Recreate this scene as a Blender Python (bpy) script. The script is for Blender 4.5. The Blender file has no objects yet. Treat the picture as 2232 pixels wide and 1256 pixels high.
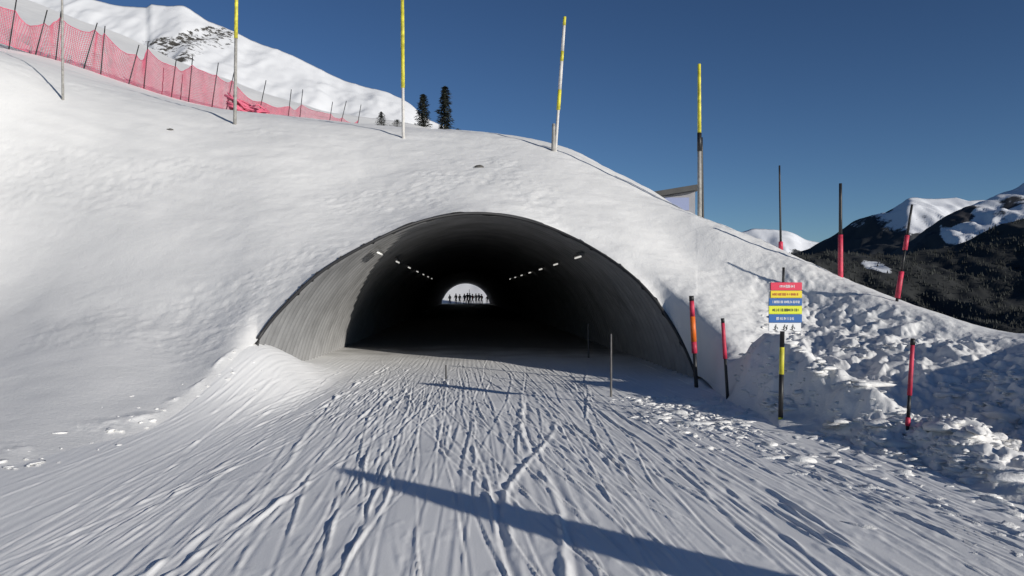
import bpy, bmesh, math, random
import numpy as np
from mathutils import Vector, Matrix

# ------------------------------------------------------------------ camera, sky, sun, exposure
S = bpy.context.scene
C = S.collection
EYE = 1.7
F = 1650.0                  # focal length in photo pixels (photo 2232 wide)
VX, VY = 1010.0, 641.0      # where the tunnel axis (+y) vanishes in the photo
cam = bpy.data.cameras.new('camera')
cam_o = bpy.data.objects.new('camera', cam)
C.objects.link(cam_o)
cam_o.location = (0, 0, EYE)
cam_o.rotation_euler = (math.radians(90), 0, 0)
cam.sensor_width = 36
cam.lens = 36 * F / 2232
cam.shift_x = (1116 - VX) / 2232
cam.shift_y = (VY - 628) / 2232
cam.clip_start = 0.05
cam.clip_end = 60000
S.camera = cam_o

SUN_EL = math.radians(15.3)
SUN_AZ = math.atan2(0.72, -0.69)        # clockwise from +y, towards the sun
sun_dir = Vector((math.sin(SUN_AZ) * math.cos(SUN_EL), math.cos(SUN_AZ) * math.cos(SUN_EL), math.sin(SUN_EL)))
W = bpy.data.worlds.new('World')
S.world = W
W.use_nodes = True
wn, wl = W.node_tree.nodes, W.node_tree.links
sky = wn.new('ShaderNodeTexSky')
sky.sky_type = 'NISHITA'
sky.sun_disc = False
sky.sun_elevation = SUN_EL
sky.sun_rotation = SUN_AZ
sky.altitude = 2400
sky.air_density = 1.0
sky.dust_density = 0.3
sky.ozone_density = 3.0
hs = wn.new('ShaderNodeHueSaturation')
hs.inputs['Hue'].default_value = 0.5
hs.inputs['Saturation'].default_value = 1.0
hs.inputs['Value'].default_value = 1.0
gm = wn.new('ShaderNodeGamma')
gm.inputs['Gamma'].default_value = 1.3
wl.new(sky.outputs[0], gm.inputs['Color'])
wl.new(gm.outputs[0], hs.inputs['Color'])
wl.new(hs.outputs[0], wn['Background'].inputs[0])
wn['Background'].inputs[1].default_value = 0.044
sl = bpy.data.lights.new('sun', 'SUN')
sl.energy = 4.15
sl.angle = math.radians(0.5)
sl.color = (1.0, 0.95, 0.87)
so = bpy.data.objects.new('sun', sl)
C.objects.link(so)
so.rotation_euler = (-sun_dir).to_track_quat('-Z', 'Y').to_euler()
S.view_settings.view_transform = 'Standard'
S.view_settings.look = 'None'
S.view_settings.exposure = 0.0
S.view_settings.gamma = 1.0
S.cycles.max_bounces = 8
S.cycles.diffuse_bounces = 5

# ------------------------------------------------------------------ helpers
rng = np.random.RandomState(11)
R_ = random.Random(5)

def P(px, py, D):
    """point at depth D seen at photo pixel (px, py)"""
    return Vector(((px - VX) / F * D, D, EYE + (VY - py) / F * D))

def sstep(a, b, x):
    t = np.clip((x - a) / (b - a), 0, 1)
    return t * t * (3 - 2 * t)

_perm = rng.permutation(512)
_perm = np.concatenate([_perm, _perm, _perm])
_grad = rng.uniform(-1, 1, (512,))
def noise(x, y, s=0):
    x = np.asarray(x, float) + s * 17.31
    y = np.asarray(y, float) + s * 9.77
    xi = np.floor(x).astype(int); yi = np.floor(y).astype(int)
    fx = x - xi; fy = y - yi
    fx = fx * fx * fx * (fx * (fx * 6 - 15) + 10); fy = fy * fy * fy * (fy * (fy * 6 - 15) + 10)
    xi &= 511; yi &= 511
    def g(a, b): return _grad[_perm[(_perm[a & 511] + b) & 1023] & 511]
    n = (g(xi, yi) * (1 - fx) + g(xi + 1, yi) * fx) * (1 - fy) + (g(xi, yi + 1) * (1 - fx) + g(xi + 1, yi + 1) * fx) * fy
    return n
def fbm(x, y, o=4, s=0):
    r = 0; a = 1.0; t = 0
    for i in range(o):
        r = r + a * noise(x * 2**i, y * 2**i, s + i * 3); t += a; a *= .5
    return r / t

def pchip(xk, yk, x):
    """monotone cubic through knots (yk may be 2-D: knots first)"""
    xk = np.asarray(xk, float); yk = np.asarray(yk, float); x = np.asarray(x, float)
    h = np.diff(xk); d = (yk[1:] - yk[:-1]) / (h if yk.ndim == 1 else h[:, None])
    m = np.zeros_like(yk)
    m[0] = d[0]; m[-1] = d[-1]
    for i in range(1, len(xk) - 1):
        a, b = d[i - 1], d[i]
        w1, w2 = 2 * h[i] + h[i - 1], h[i] + 2 * h[i - 1]
        with np.errstate(divide='ignore', invalid='ignore'):
            v = (w1 + w2) / (w1 / a + w2 / b)
        m[i] = np.where(a * b > 0, v, 0)
    i = np.clip(np.searchsorted(xk, x, side='right') - 1, 0, len(xk) - 2)
    hh = h[i]; t = (x - xk[i]) / hh
    if yk.ndim > 1: t = t[:, None]; hh = hh[:, None]
    return ((1 + 2 * t) * (1 - t)**2 * yk[i] + t * (1 - t)**2 * hh * m[i] + t * t * (3 - 2 * t) * yk[i + 1] + t * t * (t - 1) * hh * m[i + 1])

def grid_mesh(name, X, Y, Z, m, keep=None, attr=None, smooth=True):
    nr, nc = X.shape
    co = np.stack([X, Y, Z], -1).reshape(-1, 3).astype(np.float32)
    i = np.arange(nr * nc).reshape(nr, nc)
    q = np.stack([i[:-1, :-1], i[:-1, 1:], i[1:, 1:], i[1:, :-1]], -1).reshape(-1, 4)
    if keep is not None: q = q[keep.reshape(-1)]
    me = bpy.data.meshes.new(name)
    me.vertices.add(len(co)); me.vertices.foreach_set('co', co.ravel())
    me.loops.add(q.size); me.loops.foreach_set('vertex_index', q.ravel().astype(np.int32))
    me.polygons.add(len(q)); me.polygons.foreach_set('loop_start', np.arange(0, q.size, 4, dtype=np.int32))
    me.polygons.foreach_set('use_smooth', np.full(len(q), smooth))
    me.update(calc_edges=True)
    if attr is not None:
        for k, v in attr.items():
            a = me.attributes.new(k, 'FLOAT', 'POINT'); a.data.foreach_set('value', v.reshape(-1).astype(np.float32))
    me.materials.append(m)
    o = bpy.data.objects.new(name, me); C.objects.link(o)
    return o

def structure(o): o['kind'] = 'structure'; return o
def tag(o, label, cat, group=None):
    o['label'] = label; o['category'] = cat
    if group: o['group'] = group
    return o
def thing(name, loc, label, cat, group=None):
    o = bpy.data.objects.new(name, None); C.objects.link(o); o.location = loc
    o.empty_display_size = 0.2
    return tag(o, label, cat, group)
def obj(name, bm, m, parent=None, smooth=False):
    me = bpy.data.meshes.new(name); bm.to_mesh(me); bm.free()
    if smooth:
        for p in me.polygons: p.use_smooth = True
    for x in (m if isinstance(m, (list, tuple)) else [m]): me.materials.append(x)
    o = bpy.data.objects.new(name, me); C.objects.link(o)
    if parent: o.parent = parent
    return o

def tube(bm, pts, rad, seg=8, mi=0, cap=True):
    """tube through points with one radius per point"""
    pts = [Vector(p) for p in pts]
    if not isinstance(rad, (list, tuple)): rad = [rad] * len(pts)
    rings = []
    for i, p in enumerate(pts):
        d = (pts[min(i + 1, len(pts) - 1)] - pts[max(i - 1, 0)]).normalized()
        u = d.cross(Vector((0, 1, 0)) if abs(d.y) < .9 else Vector((1, 0, 0))).normalized(); v = d.cross(u)
        rings.append([bm.verts.new(p + (u * math.cos(2 * math.pi * j / seg) + v * math.sin(2 * math.pi * j / seg)) * rad[i]) for j in range(seg)])
    for a, b in zip(rings[:-1], rings[1:]):
        for j in range(seg):
            f = bm.faces.new((a[j], a[(j + 1) % seg], b[(j + 1) % seg], b[j])); f.material_index = mi; f.smooth = True
    if cap:
        for r in (rings[0][::-1], rings[-1]):
            f = bm.faces.new(r); f.material_index = mi
def box(bm, c, s, rot=None, mi=0):
    c = Vector(c); vs = []
    for x in (-.5, .5):
        for y in (-.5, .5):
            for z in (-.5, .5):
                v = Vector((x * s[0], y * s[1], z * s[2]))
                if rot: v = rot @ v
                vs.append(bm.verts.new(c + v))
    for f in ((0, 1, 3, 2), (4, 6, 7, 5), (0, 4, 5, 1), (2, 3, 7, 6), (0, 2, 6, 4), (1, 5, 7, 3)):
        bm.faces.new([vs[i] for i in f]).material_index = mi

# ------------------------------------------------------------------ materials
def mat(name, col, rough=.6, metal=0, var=0.0, scale=8, bump=0, bscale=60, emit=None, spec=.5):
    m = bpy.data.materials.new(name); m.use_nodes = True
    n, l = m.node_tree.nodes, m.node_tree.links
    b = n['Principled BSDF']
    b.inputs['Base Color'].default_value = (*col, 1); b.inputs['Roughness'].default_value = rough
    b.inputs['Metallic'].default_value = metal; b.inputs['Specular IOR Level'].default_value = spec
    if var or bump:
        tc = n.new('ShaderNodeTexCoord')
    if var:
        t = n.new('ShaderNodeTexNoise'); t.inputs['Scale'].default_value = scale; t.inputs['Detail'].default_value = 6
        l.new(tc.outputs['Object'], t.inputs['Vector'])
        r = n.new('ShaderNodeValToRGB')
        r.color_ramp.elements[0].position = .3; r.color_ramp.elements[1].position = .7
        r.color_ramp.elements[0].color = (*[max(0, c * (1 - var)) for c in col], 1)
        r.color_ramp.elements[1].color = (*[min(1, c * (1 + var)) for c in col], 1)
        l.new(t.outputs['Fac'], r.inputs['Fac']); l.new(r.outputs['Color'], b.inputs['Base Color'])
    if bump:
        t = n.new('ShaderNodeTexNoise'); t.inputs['Scale'].default_value = bscale; t.inputs['Detail'].default_value = 5
        l.new(tc.outputs['Object'], t.inputs['Vector'])
        bp = n.new('ShaderNodeBump'); bp.inputs['Strength'].default_value = 1; bp.inputs['Distance'].default_value = bump
        l.new(t.outputs['Fac'], bp.inputs['Height']); l.new(bp.outputs['Normal'], b.inputs['Normal'])
    if emit:
        b.inputs['Emission Color'].default_value = (*emit[0], 1); b.inputs['Emission Strength'].default_value = emit[1]
    return m

def snow_mat(name, bump1=.02, s1=9, bump2=.006, s2=55, stretch=(1, 1, 1), tone=1.0):
    m = bpy.data.materials.new(name); m.use_nodes = True
    n, l = m.node_tree.nodes, m.node_tree.links
    b = n['Principled BSDF']
    b.inputs['Roughness'].default_value = .62; b.inputs['Specular IOR Level'].default_value = .25
    tc = n.new('ShaderNodeTexCoord')
    mp = n.new('ShaderNodeMapping'); mp.inputs['Scale'].default_value = stretch
    l.new(tc.outputs['Object'], mp.inputs['Vector'])
    t0 = n.new('ShaderNodeTexNoise'); t0.inputs['Scale'].default_value = .7; t0.inputs['Detail'].default_value = 7
    l.new(tc.outputs['Object'], t0.inputs['Vector'])
    r = n.new('ShaderNodeValToRGB')
    r.color_ramp.elements[0].position = .3; r.color_ramp.elements[0].color = (.83 * tone, .828 * tone, .82 * tone, 1)
    r.color_ramp.elements[1].position = .7; r.color_ramp.elements[1].color = (.92 * tone, .914 * tone, .90 * tone, 1)
    l.new(t0.outputs['Fac'], r.inputs['Fac']); l.new(r.outputs['Color'], b.inputs['Base Color'])
    t1 = n.new('ShaderNodeTexNoise'); t1.inputs['Scale'].default_value = s1; t1.inputs['Detail'].default_value = 6
    t2 = n.new('ShaderNodeTexNoise'); t2.inputs['Scale'].default_value = s2; t2.inputs['Detail'].default_value = 4
    l.new(mp.outputs['Vector'], t1.inputs['Vector']); l.new(tc.outputs['Object'], t2.inputs['Vector'])
    b1 = n.new('ShaderNodeBump'); b1.inputs['Distance'].default_value = bump1
    b2 = n.new('ShaderNodeBump'); b2.inputs['Distance'].default_value = bump2
    l.new(t1.outputs['Fac'], b1.inputs['Height']); l.new(t2.outputs['Fac'], b2.inputs['Height'])
    l.new(b1.outputs['Normal'], b2.inputs['Normal']); l.new(b2.outputs['Normal'], b.inputs['Normal'])
    return m

def tunnel_shade(m):  # snow darkened along the tunnel: the shade inside is put into its colour
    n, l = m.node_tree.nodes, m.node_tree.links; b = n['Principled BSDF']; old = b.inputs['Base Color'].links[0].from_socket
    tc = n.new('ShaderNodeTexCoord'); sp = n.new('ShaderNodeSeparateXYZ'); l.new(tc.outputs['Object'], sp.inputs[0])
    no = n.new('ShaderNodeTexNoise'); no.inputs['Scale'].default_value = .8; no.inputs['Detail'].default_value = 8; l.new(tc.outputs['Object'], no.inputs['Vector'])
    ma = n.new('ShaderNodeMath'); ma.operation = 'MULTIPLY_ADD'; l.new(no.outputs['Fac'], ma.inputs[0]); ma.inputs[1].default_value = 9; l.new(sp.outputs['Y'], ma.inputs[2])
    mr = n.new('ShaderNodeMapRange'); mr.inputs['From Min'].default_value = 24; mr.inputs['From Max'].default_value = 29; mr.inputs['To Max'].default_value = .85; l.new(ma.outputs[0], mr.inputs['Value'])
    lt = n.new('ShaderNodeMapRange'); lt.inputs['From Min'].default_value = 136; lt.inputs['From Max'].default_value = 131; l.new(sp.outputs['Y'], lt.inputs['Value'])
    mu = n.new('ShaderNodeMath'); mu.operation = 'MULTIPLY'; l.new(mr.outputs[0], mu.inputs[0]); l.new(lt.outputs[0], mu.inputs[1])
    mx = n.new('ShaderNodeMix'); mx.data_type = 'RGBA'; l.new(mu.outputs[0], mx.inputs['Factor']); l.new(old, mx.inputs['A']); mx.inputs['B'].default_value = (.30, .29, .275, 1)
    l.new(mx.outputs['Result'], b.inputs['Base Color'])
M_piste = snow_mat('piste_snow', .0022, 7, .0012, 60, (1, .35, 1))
tunnel_shade(M_piste)
M_snow = snow_mat('mound_snow', .010, 5, .006, 26, tone=.87)
M_chunk = snow_mat('chunk_snow', .01, 20, .004, 80, tone=.9)

def mountain_mat(name, rockcol, snowcol=(.74, .75, .77), treecol=(.02, .028, .02), scale=.02):
    """snow with rock where the 'rock' attribute is high and forest where 'wood' is high"""
    m = bpy.data.materials.new(name); m.use_nodes = True
    n, l = m.node_tree.nodes, m.node_tree.links
    b = n['Principled BSDF']; b.inputs['Roughness'].default_value = .8; b.inputs['Specular IOR Level'].default_value = .1
    tc = n.new('ShaderNodeTexCoord')
    t = n.new('ShaderNodeTexNoise'); t.inputs['Scale'].default_value = scale; t.inputs['Detail'].default_value = 10; t.inputs['Roughness'].default_value = .7
    l.new(tc.outputs['Object'], t.inputs['Vector'])
    def mask(an):
        a = n.new('ShaderNodeAttribute'); a.attribute_name = an
        s = n.new('ShaderNodeMath'); s.operation = 'ADD'; l.new(a.outputs['Fac'], s.inputs[0]); l.new(t.outputs['Fac'], s.inputs[1])
        r = n.new('ShaderNodeMapRange'); r.inputs['From Min'].default_value = .97; r.inputs['From Max'].default_value = 1.03
        l.new(s.outputs[0], r.inputs['Value']); return r
    def mix(f, a, bcol):
        x = n.new('ShaderNodeMix'); x.data_type = 'RGBA'; l.new(f.outputs[0], x.inputs['Factor'])
        if isinstance(a, tuple): x.inputs['A'].default_value = (*a, 1)
        else: l.new(a.outputs['Result'], x.inputs['A'])
        x.inputs['B'].default_value = (*bcol, 1); return x
    x1 = mix(mask('rock'), snowcol, rockcol)
    x2 = mix(mask('wood'), x1, treecol)
    l.new(x2.outputs['Result'], b.inputs['Base Color'])
    bp = n.new('ShaderNodeBump'); bp.inputs['Distance'].default_value = .6 / scale * .04
    l.new(t.outputs['Fac'], bp.inputs['Height']); l.new(bp.outputs['Normal'], b.inputs['Normal'])
    return m

M_steel = mat('galvanised_steel', (.19, .19, .19), .6, .2, .25, 1.2, .004, 25)
def pale_foot(m):  # steel turns unevenly paler towards the foot of the pipe
    n, l = m.node_tree.nodes, m.node_tree.links; b = n['Principled BSDF']; old = b.inputs['Base Color'].links[0].from_socket
    tc = n.new('ShaderNodeTexCoord'); sp = n.new('ShaderNodeSeparateXYZ'); l.new(tc.outputs['Object'], sp.inputs[0])
    no = n.new('ShaderNodeTexNoise'); no.inputs['Scale'].default_value = 2.2; no.inputs['Detail'].default_value = 8; l.new(tc.outputs['Object'], no.inputs['Vector'])
    ma = n.new('ShaderNodeMath'); ma.operation = 'MULTIPLY_ADD'; l.new(no.outputs['Fac'], ma.inputs[0]); ma.inputs[1].default_value = 2.6; l.new(sp.outputs['Z'], ma.inputs[2])
    mr = n.new('ShaderNodeMapRange'); mr.inputs['From Min'].default_value = 2.9; mr.inputs['From Max'].default_value = .9; mr.inputs['To Max'].default_value = .75; l.new(ma.outputs[0], mr.inputs['Value'])
    mx = n.new('ShaderNodeMix'); mx.data_type = 'RGBA'; l.new(mr.outputs[0], mx.inputs['Factor']); l.new(old, mx.inputs['A']); mx.inputs['B'].default_value = (.36, .36, .36, 1)
    l.new(mx.outputs['Result'], b.inputs['Base Color'])
pale_foot(M_steel)
M_rim = mat('dark_steel_rim', (.04, .04, .042), .6, .3)
M_yellow = mat('yellow_paint', (.58, .53, .05), .55, 0, .35, 9)
M_black = mat('black_plastic', (.015, .015, .016), .5, 0, .3, 30)
M_red = mat('red_paint', (.52, .035, .075), .55, 0, .35, 9)
M_orange = mat('orange_tape', (.75, .16, .02), .5, 0, .1, 25)
M_grey = mat('weathered_bamboo', (.30, .29, .27), .7, 0, .3, 12)
M_dkgrey = mat('dark_bamboo', (.12, .115, .11), .7, 0, .3, 12)
M_pale = mat('pale_bamboo', (.60, .58, .55), .7, 0, .15, 12)
M_white = mat('white_board', (.8, .8, .8), .5)
M_net = mat('red_net', (.68, .14, .22), .7, 0, .15, 3)
M_netdark = mat('dark_red_net', (.22, .015, .04), .8, 0, .4, 5)
M_rock = mat('grey_rock', (.09, .085, .08), .9, 0, .4, 3, .05, 6)
M_bark = mat('bark', (.05, .035, .025), .9, 0, .3, 5)
M_tree = mat('far_needles', (.034, .037, .034), .9, 0, .5, .01)
M_needle = mat('needles', (.026, .032, .024), .8, 0, .35, 2)
M_lamp = mat('lamp_glow', (.6, .6, .58), .4, emit=((1, .97, .9), .6))
M_lampbody = mat('lamp_housing', (.12, .12, .12), .5)

# ------------------------------------------------------------------ tunnel geometry
AX, RR, ZC = 0.42, 4.3, -0.70       # pipe axis x, radius, centre height (piste level is 0)
FAR = 133.0
def rim_depth(px, py):
    kx, kz = (px - VX) / F, (VY - py) / F
    a = kx * kx + kz * kz; b = -2 * kx * AX + 2 * kz * (EYE - ZC); c = AX**2 + (EYE - ZC)**2 - RR**2
    return (-b + math.sqrt(b * b - 4 * a * c)) / (2 * a)
rim_px = [(555, 745), (590, 700), (630, 656), (690, 598), (760, 555), (830, 520), (930, 480), (1040, 465), (1150, 482), (1220, 507), (1290, 541), (1345, 577), (1400, 622), (1460, 700), (1500, 772), (1520, 820)]
rim = []
for px, py in rim_px:
    D = rim_depth(px, py); p = P(px, py, D)
    rim.append((math.atan2(p.x - AX, p.z - ZC), D, px, py))
rim_t = np.array([r[0] for r in rim]); rim_D = np.array([r[1] for r in rim])
rim_D = np.convolve(np.pad(rim_D, 1, mode='edge'), [.25, .5, .25], 'valid')
def rimD(t):
    return pchip(rim_t, rim_D, np.clip(t, rim_t[0], rim_t[-1]))

# dense rim: pixel -> depth and pixel height, for the mound's lower edge
tt = np.linspace(rim_t[0], rim_t[-1], 400)
dd = rimD(tt)
rx, rz = AX + RR * np.sin(tt), ZC + RR * np.cos(tt)
rpx = VX + F * rx / dd; rpy = VY - F * (rz - EYE) / dd
RIM_L, RIM_R = rpx[0], rpx[-1]

tunnel = thing('tunnel', (AX, 18, 0), 'corrugated steel tunnel with a dark arched mouth under the snow mound', 'tunnel')
def build_tunnel():
    ys = [12.4]
    while ys[-1] < 62: ys.append(ys[-1] + .035)
    while ys[-1] < FAR: ys.append(ys[-1] + 1.2)
    ys[-1] = FAR
    ys = np.array(ys); th = np.linspace(-1.80, 1.80, 97)
    T, Yg = np.meshgrid(th, ys)
    rd = rimD(T)
    Yc = np.maximum(Yg, rd)
    r = RR + np.where(ys < 62, .06, 0)[:, None] * np.sin(2 * np.pi * Yc / .40)
    X = AX + r * np.sin(T) - AX; Z = ZC + r * np.cos(T)
    below = Yg < rd
    keep = ~(below[:-1, :-1] & below[:-1, 1:] & below[1:, :-1] & below[1:, 1:])
    o = grid_mesh('pipe', X, Yc - 18, Z, M_steel, keep); o.parent = tunnel
    bm = bmesh.new()
    t2 = np.linspace(rim_t[0] + .01, 1.72, 90)
    tube(bm, [(RR * math.sin(t), rimD(np.array([t]))[0] - 18 - .01, ZC + RR * math.cos(t)) for t in t2], .035, 6)
    obj('rim', bm, M_rim, tunnel)
    bm = bmesh.new()
    tube(bm, [((RR + .05) * math.sin(t), FAR - 18, ZC + (RR + .05) * math.cos(t)) for t in t2], .12, 6)
    obj('far_rim', bm, M_rim, tunnel)
build_tunnel()

def lamp(x, y, z, label, grp):
    t = thing('tunnel_lamp', (x, y, z), label, 'lamp', grp)
    bm = bmesh.new(); box(bm, (0, 0, .05), (.10, 1.1, .05)); obj('housing', bm, M_lampbody, t)
    bm = bmesh.new(); tube(bm, [(0, -.42, 0), (0, .5, 0)], .022, 8); obj('tube', bm, M_lamp, t)
for i in range(7):
    lab = ['lamp nearest the mouth in the left row on the tunnel vault', 'second lamp from the mouth in the left row on the vault', 'third lamp from the mouth in the left row on the vault'][i] if i < 3 else 'small distant lamp of the left row deep in the tunnel'
    lamp(AX - 2.40, 17.9 + 4.9 * i, ZC + 3.36, lab, 'lamps of the left row deep in the tunnel' if i > 2 else 'lamps on the tunnel vault')
for i in range(7):
    lab = ['lamp nearest the mouth in the right row on the tunnel vault', 'second lamp from the mouth in the right row on the vault', 'third lamp from the mouth in the right row on the vault'][i] if i < 3 else 'small distant lamp of the right row deep in the tunnel'
    lamp(AX + 2.46, 19.0 + 4.6 * i, ZC + 3.32, lab, 'lamps of the right row deep in the tunnel' if i > 2 else 'lamps on the tunnel vault')

# ------------------------------------------------------------------ piste (floor, fine relief with ski tracks)
def piste_base(x, y):
    z = .10 * sstep(2.2, 4.4, -x) * sstep(30, 16, y)
    z = z + .77 * sstep(2.4, 3.75, -x) * np.exp(-((y - 13.2) / np.where(y < 13.2, 1.7, 2.0))**2 / 2)
    xd = np.interp(y, [5, 7.35, 9, 10.1, 11.5, 13], [4.95, 4.75, 4.25, 4.0, 3.8, 3.75])
    z = z - 1.3 * sstep(0, .95, -x - xd) * sstep(14.2, 13.0, y)
    z = z - .35 * sstep(4.3, 5.6, x) * sstep(15, 14, y)
    return z
def build_piste():
    xs = np.concatenate([np.linspace(-14, -5.7, 20), np.arange(-5.6, 5.6, .013), np.linspace(5.7, 14, 20)])
    ys = [-8, -6, -4, -2, 0, 1.5, 2.5, 3.2]
    while ys[-1] < 26: ys.append(ys[-1] * 1.0046)
    ys += list(np.arange(27, 170, 2.5))
    ys = np.array(ys)
    X, Y = np.meshgrid(xs, ys)
    Z = piste_base(X, Y)
    rel = .03 * fbm(X * .4, Y * .22, 3, 2) + .004 * fbm(X * 2.6, Y * .6, 3, 5)
    trk = np.zeros_like(X)
    r = np.random.RandomState(3)
    fade0 = sstep(23, 14, ys) * .8 + .2
    sel = (ys > 3) & (ys < 26)
    ysel = ys[sel]
    def track(x0, slope, amp, wl, ph, w, dep, rdg, y0, y1, side):
        xt = x0 + slope * (ysel - 4.5) + amp * np.sin(2 * np.pi * ysel / wl + ph) + .018 * noise(ysel * .9, ysel * 0 + x0 * 7, 4)
        env = sstep(y0, y0 + 1.2, ysel) * sstep(y1, y1 - 1.2, ysel) * (.75 + .5 * noise(ysel * .6, ysel * 0 + x0 * 3, 8))
        d = X[sel] - xt[:, None]
        jag = np.clip(1 + 1.0 * noise(X[sel] * 18, Y[sel] * 4, 3), 0, 2.2)
        pr = -dep * np.clip(1 - np.abs(d) / (1.4 * w), 0, 1) + rdg * jag * np.exp(-((d - side * 1.8 * w) / (.75 * w))**2)
        trk[sel] += pr * env[:, None]
    for i in range(300):
        x0 = r.uniform(-4.2, 4.6)
        slope = r.normal(0, .05) - .012 * x0
        if r.rand() < .16 and x0 > 0: slope = r.uniform(-.35, -.1)
        if r.rand() < .03: slope = r.uniform(.1, .2)
        y0 = r.uniform(-1, 12); y1 = y0 + r.uniform(4, 16)
        amp = abs(r.normal(0, .05)); wl = r.uniform(4, 11)
        w = r.uniform(.009, .022)
        dep = r.uniform(.002, .0075); rdg = dep * r.uniform(.6, 1.6)
        ph = r.uniform(0, 6.3); side = r.choice([-1, 1])
        track(x0, slope, amp, wl, ph, w, dep, rdg, y0, y1, side)
        if r.rand() < .45: track(x0 + r.uniform(.12, .3), slope, amp, wl, ph, w, dep * .8, rdg * .8, y0, y1, side)
    for i in range(5):     # broad skidded ridges of pushed snow
        track(r.uniform(-2.4, 2.6), r.normal(0, .12) - .04, r.uniform(.05, .18), r.uniform(6, 10), r.uniform(0, 6), r.uniform(.022, .04), r.uniform(.006, .011), r.uniform(.010, .018), r.uniform(1, 7), r.uniform(9, 17), r.choice([-1, 1]))
    cor = .0026 * np.sin(2 * np.pi * (X + .05 * fbm(X * .6, Y * .2, 2, 9)) / .11) * sstep(.0, .25, fbm(X * .7, Y * .25, 3, 21))
    lump = .010 * np.clip(fbm(X * 9, Y * 4, 3, 14) - .22, 0, 1) + .02 * sstep(2.2, 4, X) * np.clip(fbm(X * 8, Y * 4, 4, 15) - .08, 0, 1)
    act = (sstep(3.0, 3.8, ys) * fade0)[:, None] * sstep(6.2, 5.4, np.abs(X)) * (.22 + .78 * sstep(-4.3, -1.4, X))
    Z = Z + rel + (trk + cor + lump) * act
    # inside the pipe keep the floor flat and within the wall
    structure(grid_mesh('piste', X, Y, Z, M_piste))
build_piste()

# ------------------------------------------------------------------ snow mound and banks around the mouth
# columns by direction (px), knots along the depth: base, lower face, upper face, crest, fence line, hill, back
#        px      base(py,D)     B(py,D)      Cmid(py,D)    crest(py,D)   F(py,D)      H(py,D)     I(py,D)
TAB = [(-2600, (1900, 2.9), (900, 6.0), (500, 9.5), (100, 12.0), (20, 18), (-300, 60), (-500, 120)),
       (-900, (1300, 4.4), (760, 11.0), (420, 16.5), (20, 20.0), (-20, 27), (-120, 88), (-180, 128)),
       (-300, (1110, 6.0), (715, 13.0), (420, 18.0), (75, 22.0), (50, 30), (-45, 88), (-90, 128)),
       (0, (1000, 7.35), (695, 15.2), (415, 19.6), (142, 23.4), (103, 31), (15, 88), (-10, 128)),
       (120, (958, 8.0), (645, 15.6), (415, 19.6), (196, 23.8), (129, 33), (50, 88), (25, 128)),
       (220, (922, 8.5), (655, 15.1), (430, 19.2), (222, 24.0), (161, 35), (85, 88), (60, 128)),
       (310, (892, 9.05), (700, 14.0), (455, 18.7), (236, 24.2), (192, 38), (120, 90), (95, 128)),
       (410, (857, 10.4), (732, 13.5), (485, 18.1), (251, 24.4), (224, 42), (160, 90), (140, 128)),
       (500, (790, 12.0), (688, 14.0), (490, 17.9), (262, 24.5), (243, 46), (190, 92), (175, 128)),
       (RIM_L, None, (640, 14.5), (475, 17.9), (267, 24.6), (254, 50), (208, 94), (200, 128)),
       (690, None, (530, 16.6), (425, 19.6), (277, 24.6), (276, 56), (245, 96), (245, 128)),
       (830, None, (470, 18.4), (392, 20.8), (287, 24.6), (292, 64), (276, 100), (330, 128)),
       (925, None, (445, 18.9), (374, 21.2), (291, 24.6), (300, 66), (293, 104), (470, 128)),
       (1040, None, (430, 19.0), (366, 21.3), (296, 24.5), (312, 66), (330, 100), (560, 128)),
       (1120, None, (442, 18.8), (374, 21.0), (305, 24.2), (330, 64), (370, 96), (570, 128)),
       (1215, None, (472, 18.5), (396, 20.4), (325, 23.6), (365, 60), (450, 92), (600, 128)),
       (1290, None, (500, 18.1), (428, 19.8), (357, 22.8), (410, 54), (510, 90), (640, 128)),
       (1400, None, (568, 17.0), (490, 18.6), (409, 21.8), (480, 48), (580, 88), (700, 128)),
       (RIM_R, None, (705, 15.4), (590, 17.5), (470, 20.4), (560, 38), (680, 80), (780, 128)),
       (1592, (852, 12.3), (765, 12.9), (635, 16.2), (499, 19.4), (600, 34), (720, 76), (820, 128)),
       (1650, (890, 11.0), (772, 13.4), (655, 16.2), (523, 19.0), (620, 34), (740, 76), (830, 128)),
       (1700, (935, 9.5), (790, 13.6), (685, 15.6), (545, 18.3), (650, 30), (760, 70), (850, 128)),
       (1830, (962, 8.75), (785, 13.0), (705, 14.8), (605, 16.8), (720, 26), (800, 64), (880, 128)),
       (1960, (1010, 7.5), (895, 10.2), (740, 13.3), (655, 15.2), (760, 24), (840, 60), (900, 128)),
       (2232, (1085, 6.3), (940, 8.8), (805, 11.0), (727, 13.0), (830, 20), (880, 58), (920, 128)),
       (2600, (1200, 5.0), (1050, 6.2), (868, 7.6), (725, 8.9), (860, 16), (900, 54), (940, 128)),
       (2913, (1290, 4.3), (1127, 5.2), (913, 6.3), (765, 7.4), (860, 14), (900, 50), (950, 128)),
       (3600, (1550, 3.1), (1294, 3.85), (1002, 4.7), (800, 5.4), (950, 10), (930, 46), (960, 128)),
       (4400, (1900, 2.2), (1490, 2.95), (1116, 3.55), (870, 4.15), (1000, 9), (960, 40), (980, 128)),
       (6500, (2700, 1.3), (1900, 2.0), (1348, 2.4), (1000, 2.8), (1250, 6), (1000, 30), (1000, 128))]
MX = {}
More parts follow.
